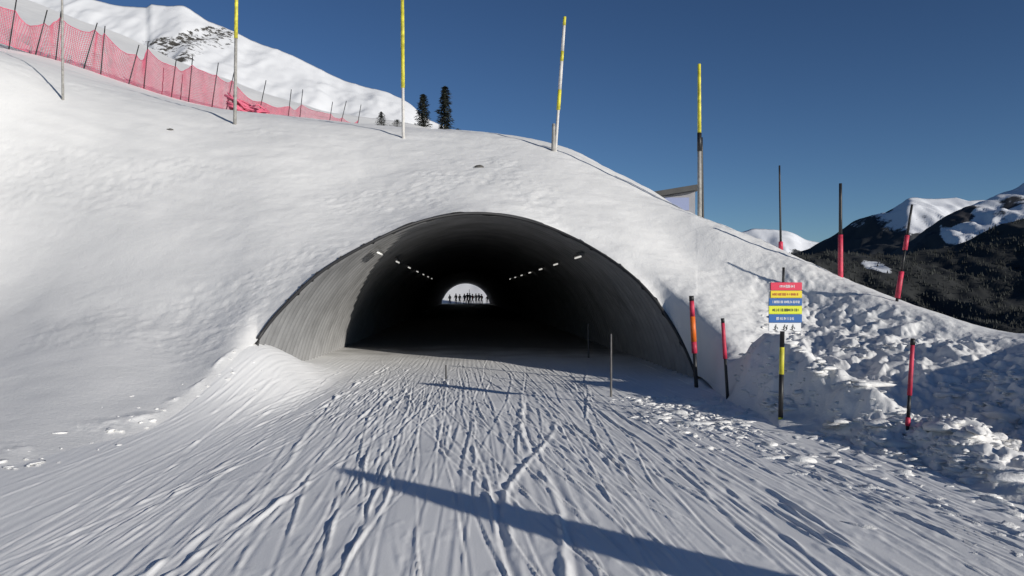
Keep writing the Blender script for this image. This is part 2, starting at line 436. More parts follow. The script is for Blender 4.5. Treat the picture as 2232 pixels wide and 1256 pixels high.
def build_mound():
    cols = np.concatenate([np.arange(-2600, -160, 30.), np.arange(-160, RIM_L - 1, 3.), np.linspace(RIM_L, RIM_R, 322), np.arange(RIM_R + 1.5, 2400, 3.), np.arange(2400, 6501, 25.)])
    pxs = np.array([t[0] for t in TAB], float)
    def rimat(c):
        return np.interp(c, rpx, rpy), np.interp(c, rpx, dd)
    K = []
    for t in TAB:
        row = []
        for j in range(1, 8):
            py, D = t[j] if t[j] is not None else [float(v) for v in rimat(t[0])]
            row += [D, EYE + (VY - py) / F * D]
        K.append(row)
    V = pchip(pxs, np.array(K), cols).reshape(len(cols), 7, 2)
    mouth = (cols >= RIM_L - .01) & (cols <= RIM_R + .01)
    py, D = rimat(cols[mouth])
    V[mouth, 0, 0] = D; V[mouth, 0, 1] = EYE + (VY - py) / F * D
    # soften the lower knots from column to column inside the frame
    ker = np.exp(-(np.arange(-36, 37) / 14.)**2 / 2); ker /= ker.sum()
    inn = sstep(-160, -40, cols) * sstep(2400, 2300, cols)
    for j in range(1, 7):
        for q in range(2):
            if j in (3,): kk = ker[24:49] / ker[24:49].sum()
            else: kk = ker
            h = len(kk) // 2
            V[:, j, q] += (np.convolve(np.pad(V[:, j, q], h, mode='edge'), kk, 'valid') - V[:, j, q]) * inn
    kk = (cols - VX) / F
    lf = sstep(RIM_L - 2, RIM_L - 25, cols)
    V[:, 0, 1] += (piste_base(kk * V[:, 0, 0], V[:, 0, 0]) + .03 - V[:, 0, 1]) * lf
    first = V[:, 0, :].copy()
    out = np.clip(np.maximum(sstep(RIM_L, RIM_L - 70, cols), sstep(RIM_R, RIM_R + 90, cols)), 0, 1)
    first[:, 0] += .10 * (1 - out) - 1.0 * out; first[:, 1] += -.005 * (1 - out) - np.where(cols < 800, .15, .25) * out
    first[:, 1] += (piste_base(kk * first[:, 0], first[:, 0]) - .07 - first[:, 1]) * lf
    last = V[:, -1, :].copy(); last[:, 0] += 3.5; last[:, 1] = np.where(np.abs((cols - VX) / F * 131.5 - AX) < 5.4, 4.1, np.minimum(-3, last[:, 1] - 2))
    V = np.concatenate([first[:, None], V, last[:, None]], 1)        # 9 knots
    cnt = [5, 90, 90, 100, 60, 40, 14, 5]
    u = np.concatenate([np.linspace(i, i + 1, c, endpoint=False) for i, c in enumerate(cnt)] + [[8.]])
    G = pchip(np.arange(9), V.transpose(1, 0, 2).reshape(9, -1), u).reshape(len(u), len(cols), 2)
    k2 = np.exp(-(np.arange(-45, 46) / 16.)**2 / 2); k2 /= k2.sum()
    wgt = (sstep(1.05, 1.9, u) * sstep(6.5, 5.5, u))[:, None] * (sstep(-160, -40, cols) * sstep(2400, 2300, cols))[None]
    wgt = wgt * (1 - .75 * np.exp(-((u - 4) / .35)**2))[:, None]
    for q in range(2):
        Gp = np.pad(G[..., q], ((0, 0), (45, 45)), mode='edge')
        sm = np.stack([np.convolve(row, k2, 'valid') for row in Gp])
        G[..., q] += (sm - G[..., q]) * wgt
    Y = G[..., 0]; Z = G[..., 1]; X = (cols - VX)[None, :] / F * Y
    U = np.repeat(u[:, None], len(cols), 1); CC = np.repeat(cols[None], len(u), 0)
    ou = np.repeat(out[None], len(u), 0)
    env = (1 - ou) * sstep(1.0, 1.35, U) + ou * sstep(.6, 1.2, U)
    env2 = (1 - ou) * sstep(1.0, 1.12, U) + ou
    near = sstep(40, 24, Y)
    base = .06 * fbm(X * .45 + 3, Y * .45, 3, 1) * (near + .0) + 1.0 * fbm(X * .05, Y * .05, 4, 12) * sstep(26, 60, Y)
    fine = (.022 * fbm(X * 1.8, Y * 1.5 + Z * 1.4, 5, 6) * (.25 + .75 * sstep(150, 700, CC)) + .008 * np.sin((Z * 1.0 + .25 * X + .35 * fbm(X * .5, Y * .5, 2, 30)) * 2 * np.pi / .42) * sstep(-.05, .25, fbm(X * .35, Y * .4, 2, 33))) * near
    right = sstep(1580, 1760, CC) * sstep(3.95, 3.1, U)
    rough = right * (.20 * fbm(X * 1.2, Y * 1.0, 4, 40) + .13 * np.clip(fbm(X * 3.4, Y * 2.4, 3, 44) + .02, -.2, .5) + .09 * np.clip(fbm(X * 8, Y * 7, 2, 48), 0, 1))
    leftapron = sstep(700, 250, CC) * sstep(2.0, 1.4, U)
    Z = Z + base * env + fine * env2 * (1 - .5 * leftapron) + (rough - .05 * right) * env * (1 - .9 * np.exp(-((X - 4.15)**2 + (Y - 9.7)**2) / .8**2)) * (1 - .9 * np.exp(-((X - 5.65)**2 + (Y - 9.5)**2) / .75**2))
    hb = np.interp(Y, [6, 7.5, 9, 10.5, 12, 13.2], [0, .20, .33, .50, .66, 0]) * sstep(1560, 1640, CC)
    Z = Z + hb * np.exp(-((X - 5.05 + .03 * (Y - 9)) / .5)**2) * (1 + .55 * fbm(X * 1.8, Y * 1.4, 3, 52)) * sstep(2.9, 2.4, U)
    seam = sstep(560, 470, CC) * np.exp(-((U - 1.06) / .07)**2)
    Z = Z + seam * (.07 * np.clip(fbm(X * 3.2, Y * 2.4, 4, 57) + .1, 0, 1))
    crust = sstep(.0, .3, fbm(X * .28, Y * .22 + Z * .2, 3, 80)) * sstep(1.2, 1.6, U) * near
    Z = Z + crust * (.020 * fbm(X * 5.5, Y * 3.5 + Z * 4.5, 4, 83))
    o = structure(grid_mesh('snow_mound', X, Y, Z, M_snow))
    MX.update(X=X, Y=Y, Z=Z, U=U, C=CC, cols=cols)
build_mound()
def mound_at(px, py):
    """first point of the mound seen at a pixel"""
    c = int(np.argmin(abs(MX['cols'] - px)))
    yy = MX['Y'][:, c]; zz = MX['Z'][:, c]; pp = VY - F * (zz - EYE) / yy
    for i in range(6, len(pp) - 1):
        if (pp[i] - py) * (pp[i + 1] - py) <= 0: return Vector((MX['X'][i, c], yy[i], zz[i]))
    i = 5 + int(np.argmin(abs(pp[5:300] - py)))
    return Vector((MX['X'][i, c], yy[i], zz[i]))

# field behind the viewer and the wide valley below
bm = bmesh.new()
bmesh.ops.create_grid(bm, x_segments=60, y_segments=30, size=1)
for v in bm.verts:
    v.co = Vector((v.co.x * 90, -47 + v.co.y * 45, -.14 + .1 * math.sin(v.co.x * 21) * math.cos(v.co.y * 9)))
structure(obj('snow_field', bm, M_piste, smooth=True))
M_valley = mat('valley_ground', (.10, .11, .10), .9, 0, .6, .004)
bm = bmesh.new()
bmesh.ops.create_grid(bm, x_segments=40, y_segments=40, size=14000)
for v in bm.verts: v.co.z = -260
structure(obj('valley_floor', bm, M_valley))

# ------------------------------------------------------------------ far slopes: columns by direction, ridges with a front and a back
def ridge(name, tab, D0, D1, D2, m, step, amp, nscale, foot=None, rockf=None, woodf=None, rows=(70, 12), nse=0, curve=1.15):
    px = np.arange(tab[0][0], tab[-1][0] + .1, step)
    py = pchip([t[0] for t in tab], [t[1] for t in tab], px)
    zf = foot if foot is not None else -150
    t1 = np.linspace(0, 1, rows[0]); t2 = np.linspace(0, 1, rows[1] + 1)[1:]
    Y = np.concatenate([D0 + (D1 - D0) * t1, D1 + (D2 - D1) * t2])[:, None] * np.ones((1, len(px)))
    zt = EYE + (VY - py) / F * D1
    Z = np.concatenate([zf + (zt - zf)[None] * (t1**curve)[:, None], zt[None] + (zf - zt)[None] * t2[:, None]])
    X = (px - VX)[None] / F * Y
    tt = np.concatenate([t1, 1 - t2])[:, None]
    n1 = fbm(X / nscale, Y / nscale, 5, nse); n2 = 1 - 2 * np.abs(fbm(X / nscale * 1.7, Y / nscale * .6, 5, nse + 20))
    Z = Z + amp * (n1 * .6 + n2 * .5 - .25) * (np.minimum(tt * 4, 1) * np.where(tt > .9, .35 + 6.5 * (1 - tt), 1))
    PX = np.repeat(px[None], len(tt), 0); PY = VY - F * (Z - EYE) / Y
    at = {'rock': rockf(PX, PY, X, Y, Z) if rockf else np.zeros_like(X), 'wood': woodf(PX, PY, X, Y, Z) if woodf else np.zeros_like(X)}
    o = grid_mesh(name, X, Y, Z, m, None, at)
    structure(o)
    return X, Y, Z, PX, PY

M_mtn = mountain_mat('mountain_snow', (.07, .066, .06), scale=.45)
def rk(PX, PY, X, Y, Z):
    def blob(cx, cy, sx, sy): return np.exp(-((PX - cx) / sx)**2 - ((PY - cy) / sy)**2)
    a = .50 * blob(350, 98, 62, 34) + .46 * blob(400, 122, 50, 22) + .50 * blob(445, 86, 60, 24) + .42 * blob(485, 98, 36, 16) + .40 * blob(480, 66, 60, 16) + .40 * blob(365, 22, 70, 12) + .28 * blob(760, 185, 60, 16) + .40 * blob(990, 290, 26, 12) + .24 * blob(640, 150, 90, 30) + .3 * blob(895, 238, 40, 12)
    return np.minimum(a, .47) + .16 * fbm(X * .16, Y * .05 + Z * .14, 5, 70) - .01
ridge('mountain', [(-2200, -700), (-900, -260), (-300, -90), (0, -30), (120, -8), (200, 4), (270, 16), (318, 18), (330, 9), (390, 10), (430, 28), (450, 42), (500, 62), (545, 84), (565, 92), (640, 122), (700, 148), (740, 170), (800, 190), (870, 213), (895, 228), (920, 250), (1000, 289), (1040, 303), (1120, 345), (1250, 440), (1400, 540), (1500, 640)],
      140, 300, 340, M_mtn, 5, 7.0, 45, foot=-.3, rockf=rk, rows=(150, 14), nse=3, curve=1.05)

M_peak = mountain_mat('snowy_peak', (.06, .06, .065), (.78, .8, .84), (.052, .057, .062), scale=.004)  # wood tone greyed and blued, distance haze put into the colour
M_forestm = mountain_mat('forest_slope', (.04, .042, .042), (.70, .72, .76), (.043, .045, .045), scale=.012)
# low far ridge, snowy
ridge('far_mountain', [(1200, 560), (1450, 530), (1580, 512), (1615, 505), (1650, 497), (1690, 503), (1725, 508), (1760, 524), (1800, 530), (1900, 520), (2300, 500), (2700, 500)], 9000, 12500, 14000, M_peak, 6, 260, 1800, foot=-250,
      rockf=lambda PX, PY, X, Y, Z: .30 + .3 * fbm(X / 500, Y / 500, 4, 60) - (530 - PY) * .004,
      woodf=lambda PX, PY, X, Y, Z: .2 + (PY - 535) * .02, rows=(60, 8), nse=7)
# middle ridge with a snow peak
ridge('peak_mountain', [(1350, 700), (1600, 600), (1700, 558), (1780, 530), (1830, 502), (1880, 480), (1930, 462), (1960, 446), (1988, 431), (2040, 433), (2100, 434), (2140, 433), (2200, 440), (2330, 425), (2700, 470)], 4200, 6800, 8200, M_peak, 5, 190, 900, foot=-250,
      rockf=lambda PX, PY, X, Y, Z: .24 + .35 * fbm(X / 260, Y / 260, 4, 61) + .28 * sstep(1960, 1900, PX),
      woodf=lambda PX, PY, X, Y, Z: .3 + .6 * sstep(500, 535, PY) * 1.0 + .35 * sstep(1990, 1900, PX) + .12 * fbm(X / 300, Y / 300, 4, 62), rows=(120, 10), nse=9)
# nearer ridge on the right, rocky snow above, dark forest below
ridge('rocky_mountain', [(1600, 760), (1800, 660), (1930, 570), (2000, 520), (2060, 478), (2140, 443), (2190, 421), (2232, 402), (2330, 360), (2500, 330), (2800, 300)], 2600, 4300, 5400, M_peak, 5, 150, 500, foot=-250,
      rockf=lambda PX, PY, X, Y, Z: .29 + .45 * fbm(X / 130, Y / 200, 4, 63) + .3 * sstep(2160, 2080, PX) * sstep(500, 470, PY),  # last term: shade of the left face painted in through the rock mask
      woodf=lambda PX, PY, X, Y, Z: .12 + .85 * sstep(-14, 22, PY - (530 - (PX - 2075) * .22)) + .10 * fbm(X / 150, Y / 150, 4, 64) + .6 * sstep(2080, 2030, PX), rows=(120, 10), nse=11)
# nearest dark wooded slope
def wd(PX, PY, X, Y, Z):
    patch = np.exp(-((PX - 1915) / 45)**2 - ((PY - 585 - (PX - 1915) * .35) / 14)**2)
    return .95 - .62 * patch + .22 * fbm(X / 60, Y / 60, 4, 65)
fx, fy, fz, fpx, fpy = ridge('wooded_slope', [(1300, 760), (1550, 620), (1640, 548), (1700, 556), (1780, 552), (1850, 556), (1920, 560), (2000, 548), (2080, 532), (2150, 506), (2232, 482), (2400, 440), (2700, 390)], 900, 2000, 2500, M_forestm, 6, 60, 260, foot=-230, woodf=wd, rows=(110, 10), nse=13)

def build_forest():
    bm = bmesh.new(); r = np.random.RandomState(8)
    nr, nc = fx.shape; n = 0
    while n < 6500:
        i = r.randint(20, 112); j = r.randint(0, nc)
        if not 1560 < fpx[i, j] < 2420: continue
        px, py = fpx[i, j], fpy[i, j]
        if np.exp(-((px - 1915) / 45)**2 - ((py - 585 - (px - 1915) * .35) / 14)**2) > .35 and r.rand() < .8: continue
        if py > 770: continue
        if noise(np.array([px * .03]), np.array([py * .05]), 5)[0] < -.45: continue
        n += 1
        c = Vector((fx[i, j] + r.uniform(-9, 9), fy[i, j] + r.uniform(-9, 9), fz[i, j] - 2)); h = r.uniform(3.5, 9) * (1 + .5 * r.rand()**4); w = h * r.uniform(.16, .30)
        a0 = r.uniform(0, 6)
        top = bm.verts.new(c + Vector((0, 0, h)))
        for lv in range(2):
            zb = h * (.05 + .42 * lv); ww = w * (1 - .42 * lv)
            ring = [bm.verts.new(c + Vector((ww * math.cos(a0 + k * 1.2566), ww * math.sin(a0 + k * 1.2566), zb + (k % 2) * .8))) for k in range(5)]
            for k in range(5): bm.faces.new((ring[k], ring[(k + 1) % 5], top))
    o = obj('forest', bm, M_tree); o['kind'] = 'stuff'; o['label'] = 'dark conifer forest covering the slope beyond the snow bank'
build_forest()

# ------------------------------------------------------------------ conifers and shrubs on the hill behind the mound
def conifer(base, h, w, label, cat, columnar=.6, seed=0, group=None):
    t = thing('conifer' if h > 2.5 else 'mountain_pine', base, label, cat, group)
    r = random.Random(seed)
    bm = bmesh.new(); tube(bm, [(0, 0, -.5), (0, 0, h * .5), (0, 0, h * .97)], [h * .022, h * .014, h * .003], 7)
    for k in range(10):
        a = r.uniform(0, 6.28); z = h * r.uniform(.15, .85); l = w * r.uniform(.3, .6)
        tube(bm, [(0, 0, z), (l * math.cos(a), l * math.sin(a), z - .1 * l)], [h * .006, h * .002], 4)
    obj('trunk', bm, M_bark, t)
    bm = bmesh.new()
    for k in range(1500):
        f = r.uniform(.06, 1)
        prof = (1 - f)**columnar * (.74 + .26 * math.sin(f * 17 + seed)**2) if f > .2 else (.6 + 2 * f) * .8
        a = r.uniform(0, 6.28); rad = w * .5 * prof * math.sqrt(r.random()) * (1 + .35 * math.sin(3 * a + f * 9))
        p = Vector((rad * math.cos(a), rad * math.sin(a), f * h))
        s = h * r.uniform(.018, .045); d = Vector((math.cos(a), math.sin(a), r.uniform(-.7, .3))).normalized() * s * 1.6
        side = Vector((-math.sin(a), math.cos(a), r.uniform(-.5, .5))) * s * .5
        vs = [bm.verts.new(p + side), bm.verts.new(p + d), bm.verts.new(p - side), bm.verts.new(p - d * .3 + Vector((0, 0, s * .5)))]
        bm.faces.new(vs)
    obj('crown', bm, M_needle, t)
conifer(P(922, 294, 92), 4.9, 2.0, 'shorter and left of two dark slim conifers on the skyline', 'tree', .38, 1, 'slim conifers on the skyline')
conifer(P(970, 302, 92), 6.3, 2.1, 'taller and right of two dark slim conifers on the skyline', 'tree', .42, 2, 'slim conifers on the skyline')
conifer(P(831, 281, 80), 1.8, 1.7, 'dark pointed dwarf pine left of the yellow pole on the ridge', 'shrub', .6, 3, 'dwarf pines on the ridge')
conifer(P(866, 288, 80), 1.3, 2.4, 'low spreading dwarf pine right beside the yellow pole on the ridge', 'shrub', .5, 4, 'dwarf pines on the ridge')
conifer(P(998, 300, 92), 1.1, 2.2, 'low dark bush right of the tallest conifer on the skyline', 'shrub', .5, 5, 'dwarf pines on the ridge')

# ------------------------------------------------------------------ poles
def pole(name, base, top, bands, label, cat, group=None, r=.045, taper=.7, parent=None):
    """bands: (from 0 bottom, to 1 top, material, part name, radius factor)"""
    base = Vector(base); top = Vector(top); d = top - base
    t = thing(name, base, label, cat, group)
    for a, b, m, nm, rf in bands:
        bm = bmesh.new()
        n = max(2, int((b - a) * 8) + 1)
        tube(bm, [d * (a + (b - a) * i / (n - 1)) for i in range(n)], [r * rf * (1 - (1 - taper) * (a + (b - a) * i / (n - 1))) for i in range(n)], 10)
        obj(nm, bm, m, t)
    return t
def yf(y0, y1, y): return (y0 - y) / (y0 - y1)        # pixel height along a pole -> 0..1
def crest_pole(bx, by, tx, ty, D, bands, label, group='tall marker poles along the crest of the mound', r=.06, name='marker_pole', dig=.35):
    base = P(bx, by, D); top = P(tx, ty, D); d = (top - base).normalized()
    b2 = base - d * dig
    L = (top - b2).length
    conv = []
    for ya, yb, m, nm, rf in bands:
        a = (dig + (by - ya) / (by - ty) * (L - dig)) / L; b = (dig + (by - yb) / (by - ty) * (L - dig)) / L
        conv.append((max(0, a), min(1, b), m, nm, rf))
    return pole(name, b2, top, conv, label, 'pole', group, r)
crest_pole(137, 206, 134, -180, 23.2, [(232, -60, M_grey, 'shaft', .8), (-60, -180, M_yellow, 'yellow_band', 1)], 'thin grey pole at the left, before the red net fence', r=.05)
crest_pole(512, 262, 517, -150, 24.0, [(290, 84, M_grey, 'shaft', .85), (84, -150, M_yellow, 'yellow_band', 1.05)], 'tall pole with grey foot before the bundle of red net', r=.068)
crest_pole(879, 291, 876, -150, 24.0, [(318, 192, M_pale, 'shaft', .75), (192, 104, M_yellow, 'yellow_band', 1), (104, 20, M_yellow, 'yellow_band', 1.08), (20, -150, M_yellow, 'yellow_band', 1.0)], 'tall yellow pole standing left of the two dark conifers', r=.066)
crest_pole(1211, 325, 1231, 37, 23.3, [(352, 240, M_pale, 'shaft', .7), (240, 196, M_yellow, 'yellow_band', 1), (196, 134, M_pale, 'pale_band', .95), (134, 112, M_yellow, 'yellow_band', 1), (112, 56, M_pale, 'pale_band', .95), (56, 37, M_yellow, 'yellow_band', 1)], 'leaning pole with yellow and pale bands on the mound right of the conifers', r=.066)
crest_pole(1206, 327, 1207, 270, 23.3, [(350, 270, M_grey, 'shaft', 1)], 'short grey stub at the foot of the leaning banded pole', r=.07, name='stake', group=None)
crest_pole(1525, 473, 1524, 140, 20.2, [(500, 330, M_grey, 'shaft', .9), (330, 290, M_black, 'black_band', 1.05), (290, 140, M_yellow, 'yellow_band', .92)], 'pole with yellow upper half standing before the roof of the hut', r=.068)
crest_pole(1531, 475, 1529, 300, 20.3, [(500, 300, M_black, 'shaft', 1)], 'dark stake leaning close beside the yellow pole by the hut', r=.05, name='stake', group=None)
G2 = 'dark poles with red markers along the right bank'
crest_pole(1702, 548, 1699, 361, 18.1, [(575, 545, M_black, 'shaft', .9), (545, 527, M_red, 'red_band', 1.5), (527, 361, M_black, 'shaft', .8)], 'thin dark pole on the right bank with one small red marker at its foot', G2, r=.036)
crest_pole(1832, 606, 1832, 400, 16.6, [(630, 512, M_red, 'red_sleeve', 1.15), (512, 400, M_black, 'shaft', .9)], 'dark pole on the right bank with a long red padded sleeve', G2, r=.05)
crest_pole(1950, 688, 1988, 446, 14.8, [(712, 650, M_black, 'shaft', .8), (650, 592, M_red, 'red_sleeve', 1.45), (592, 545, M_black, 'shaft', .8), (545, 513, M_red, 'red_band', 1.45), (513, 446, M_black, 'shaft', .8)], 'leaning dark pole on the right bank with two red markers', G2, r=.037)
G3 = 'short red piste poles right of the tunnel mouth'
def near_pole(bx, by, tx, ty, bands, label, D, r=.03, name='piste_pole', group=G3):
    return crest_pole(bx, by, tx, ty, D, bands, label, group, r, name, dig=.25)
near_pole(1518, 846, 1507, 645, [(880, 770, M_black, 'shaft', .8), (770, 745, M_red, 'red_band', 1.25), (745, 690, M_orange, 'orange_band', 1.3), (690, 656, M_red, 'red_band', 1.25), (656, 645, M_black, 'cap', 1.3)], 'orange red pole leaning at the right foot of the tunnel arch', 13.75, r=.048)
near_pole(1585, 850, 1575, 694, [(880, 782, M_black, 'shaft', .8), (782, 704, M_red, 'red_band', 1.2), (704, 694, M_black, 'cap', 1.2)], 'thin red pole on bright snow between arch foot and striped sign', 12.1, r=.034)
_d = float(mound_at(1978, 932).y)
near_pole(1978, 934, 1990, 738, [(975, 928, M_black, 'shaft', .8), (928, 910, M_red, 'red_band', 1.2), (910, 862, M_black, 'shaft', .9), (862, 752, M_red, 'red_band', 1.25), (752, 738, M_black, 'cap', 1.5)], 'red pole on lumpy snow right of the striped sign', _d, r=.027 * _d / 9.65)
near_pole(1332, 866, 1332, 728, [(895, 728, M_dkgrey, 'shaft', 1)], 'thin grey stake on the piste inside the right of the mouth', 12.5, r=.02, name='stake', group=None)
near_pole(1283, 782, 1282, 706, [(800, 706, M_dkgrey, 'shaft', 1)], 'thin grey stake in the dark inside the tunnel', 20, r=.025, name='stake', group=None)
near_pole(972, 823, 972, 796, [(840, 796, M_black, 'shaft', 1)], 'very short dark stub in the middle of the piste', 15.3, r=.018, name='stake', group=None)

# ------------------------------------------------------------------ striped sign
def build_sign():
    D = 9.85
    base = P(1700, 928, D); base.z -= .3
    top = P(1708, 583, D)
    t = thing('piste_sign', base, 'striped sign of red, yellow and blue panels on a yellow and black post', 'sign')
    d = top - base; 
    def at(py):
        s = (P(1700, py, D).z - base.z) / d.z; return d * s
    def seg(nm, y0, y1, m, r):
        bm = bmesh.new(); tube(bm, [at(y0), at((y0 + y1) / 2), at(y1)], r, 10); obj(nm, bm, m, t)
    seg('yellow_band', 975, 910, M_yellow, .030); seg('black_band', 910, 816, M_black, .030); seg('yellow_band', 816, 757, M_yellow, .031)
    seg('black_band', 757, 640, M_black, .029); seg('shaft', 640, 583, M_black, .016)
    px = D / F
    def panel(nm, x0, x1, y0, y1, m, th=.018, dy=-.05):
        a = P(x0, y0, D) - base; b = P(x1, y1, D) - base
        bm = bmesh.new(); box(bm, ((a.x + b.x) / 2, dy, (a.z + b.z) / 2), (abs(b.x - a.x), th, abs(b.z - a.z)))
        bmesh.ops.bevel(bm, geom=list(bm.edges), offset=.003, segments=1, affect='EDGES')
        return obj(nm, bm, m, t)
    M_r = mat('sign_red', (.70, .03, .08), .4); M_y = mat('sign_yellow', (.80, .62, .02), .4); M_b = mat('sign_blue', (.02, .12, .38), .4)
    M_y2 = mat('sign_lime', (.72, .76, .03), .4)
    M_dk = mat('sign_ink', (.03, .03, .03), .5); M_rd = mat('sign_red_ink', (.5, .1, .02), .5)
    panel('backing', 1673, 1743, 616, 722, M_white, .012, -.036)
    bb = bmesh.new()
    a = P(1676, 706, D) - base
    strips = [(616, 633, M_r, M_white, 1695, 1727), (634, 649.5, M_y, M_rd, 1680, 1736), (650.5, 666, M_b, M_white, 1680, 1738), (667, 684.5, M_y2, M_dk, 1680, 1736), (685.5, 703, M_b, M_white, 1688, 1728)]
    r = random.Random(4)
    for i, (y0, y1, m, ink, lx0, lx1) in enumerate(strips):
        p = panel('stripe_panel', 1672 + (4 if i < 2 else 0), 1744, y0, y1, m, .014, -.051)
        bm = bmesh.new(); x = lx0; h = (y1 - y0) * .36; yc = (y0 + y1) / 2
        while x < lx1:          # lettering too small to read: rows of tiny strokes
            w = r.uniform(.5, 1.3); hh = h * r.choice([.75, 1, 1])
            c = P(x + w / 2, yc, D) - base
            box(bm, (c.x, -.0595, c.z), (w * px, .003, hh * px)); 
            if r.random() < .5: box(bm, (c.x + w * px * .7, -.0593, c.z + r.choice([-.4, 0, .4]) * hh * px), (1.4 * px, .0025, .9 * px))
            x += w + r.choice([.9, 1.1, 2.6])
        o = obj('lettering', bm, ink, p)
    # three little skier pictograms on the white foot of the board
    def stroke(cx, pts, w=.9):
        for (xa, ya), (xb, yb) in zip(pts[:-1], pts[1:]):
            A = P(cx + xa, 714 + ya, D) - base; B = P(cx + xb, 714 + yb, D) - base
            L = (B - A).length; ang = math.atan2(B.z - A.z, B.x - A.x)
            box(bm, ((A.x + B.x) / 2, -.0455, (A.z + B.z) / 2), (L, .003, w * px), Matrix.Rotation(-ang, 3, 'Y'))
    for cx in (1687, 1706, 1724):
        bm = bmesh.new()
        stroke(cx, [(-1.5, 5.5), (.5, 2), (-1, -1), (1.5, -3.5)], 1.9); stroke(cx, [(1.3, -4.6), (1.5, -6.6)], 2.2)
        stroke(cx, [(-5, 4.0), (4, 7)], 1.1); stroke(cx, [(.5, -2.5), (4, -.5), (5.5, 3)], .9)
        if cx == 1706: stroke(1712, [(-1.5, 5.5), (.5, 2), (-.5, -1), (1, -3)], 1.5); stroke(1712, [(.8, -3.8), (1, -5.4)], 1.8)
        obj('pictogram', bm, M_dk, t)
build_sign()

# ------------------------------------------------------------------ red net fence on the hill
def build_fence():
    post = [(20, 97, 37, -8), (76, 119, 103, 22), (121, 129, 133, 25), (178, 159, 212, 50), (219, 160, 229, 57), (277, 190, 303, 98), (313, 191, 323, 90), (353, 203, 357, 148), (372, 216, 384, 130), (392, 223, 398, 163), (410, 224, 420, 123), (461, 232, 476, 137), (492, 240, 510, 158), (562, 255, 580, 175), (626, 268, 635, 195), (651, 273, 660, 195), (715, 280, 725, 222), (738, 284, 755, 220), (776, 286, 787, 228)]
    fpx_ = [-160, 20, 121, 219, 313, 410, 492, 562, 651, 738, 800]; fD = [28, 31.2, 33, 35, 38, 42, 46, 50, 56, 61, 64]
    def dep(x): return float(np.interp(x, fpx_, fD))
    t = thing('net_fence', P(313, 191, 38), 'long red safety net fence on leaning dark posts along the upper left slope', 'fence')
    o0 = t.location.copy()
    def add(nm, bm, m): 
        o = obj(nm, bm, m, t); return o
    post = [(-150, 60, -135, -80), (-70, 78, -52, -45)] + post
    tops = []
    for i, (bx, by, tx, ty) in enumerate(post):
        D = dep(bx); b = P(bx, by + 6, D); tp = P(tx, ty, D)
        bm = bmesh.new(); tube(bm, [b - o0 - (tp - b).normalized() * .4, (tp + b) / 2 - o0, tp - o0], [.032, .03, .026], 6); add('post', bm, M_black)
        tops.append((b, tp))
    r = random.Random(2)
    full = [p for i, p in enumerate(tops) if i not in (9, 11)]
    hang = [r.uniform(.70, .92) if i < 13 else r.uniform(.35, .6) for i in range(30)]
    for i, ((b0, t0), (b1, t1)) in enumerate(zip(full[:-1], full[1:])):
        bm = bmesh.new()
        L = (b1 - b0).length; n = max(4, int(L / .085)); H = 22
        lo0, hi0 = b0.lerp(t0, .04), b0.lerp(t0, hang[i]); lo1, hi1 = b1.lerp(t1, .04), b1.lerp(t1, hang[i + 1])
        def pt(u, v):
            a = lo0.lerp(hi0, v); c = lo1.lerp(hi1, v); p = a.lerp(c, u)
            p.z -= (.14 + .22 * ((i * 7) % 5) / 4) * v * 4 * u * (1 - u) - .03 * math.sin(u * 9 + i); p.y += .10 * math.sin(u * 7 + v * 3 + i) * u * (1 - u) * 4
            return p - o0
        wv = .020 if i < 14 else .016
        for k in range(n + 1):
            tube(bm, [pt(k / n, v / 4) for v in range(5)], wv * .62, 3, cap=False)
        for h in range(H + 1):
            tube(bm, [pt(k / 6, h / H) for k in range(7)], wv * (.62 if 0 < h < H else 1.2), 3, cap=False)
        add('net', bm, M_net)
    # fallen, bunched up net at the foot of the yellow pole
    bm = bmesh.new()
    pts = [P(500, 216, 30), P(520, 226, 30), P(540, 238, 30.3), P(560, 244, 30.4), P(583, 248, 30.6)]
    n = 60; rr = random.Random(9)
    c0 = pts[2]
    for s in range(26):
        off = Vector((0, rr.uniform(-.25, .25), rr.uniform(-.30, .14)))
        line = [p - c0 + off + Vector((rr.uniform(-.12, .12), rr.uniform(-.1, .1), rr.uniform(-.12, .12))) for p in pts]
        tube(bm, line, rr.uniform(.03, .06), 4)
    o = obj('bundled_net', bm, [M_netdark if False else M_net]); o.location = c0
    tag(o, 'bunched up dark red net lying behind the second tall pole', 'net')
build_fence()

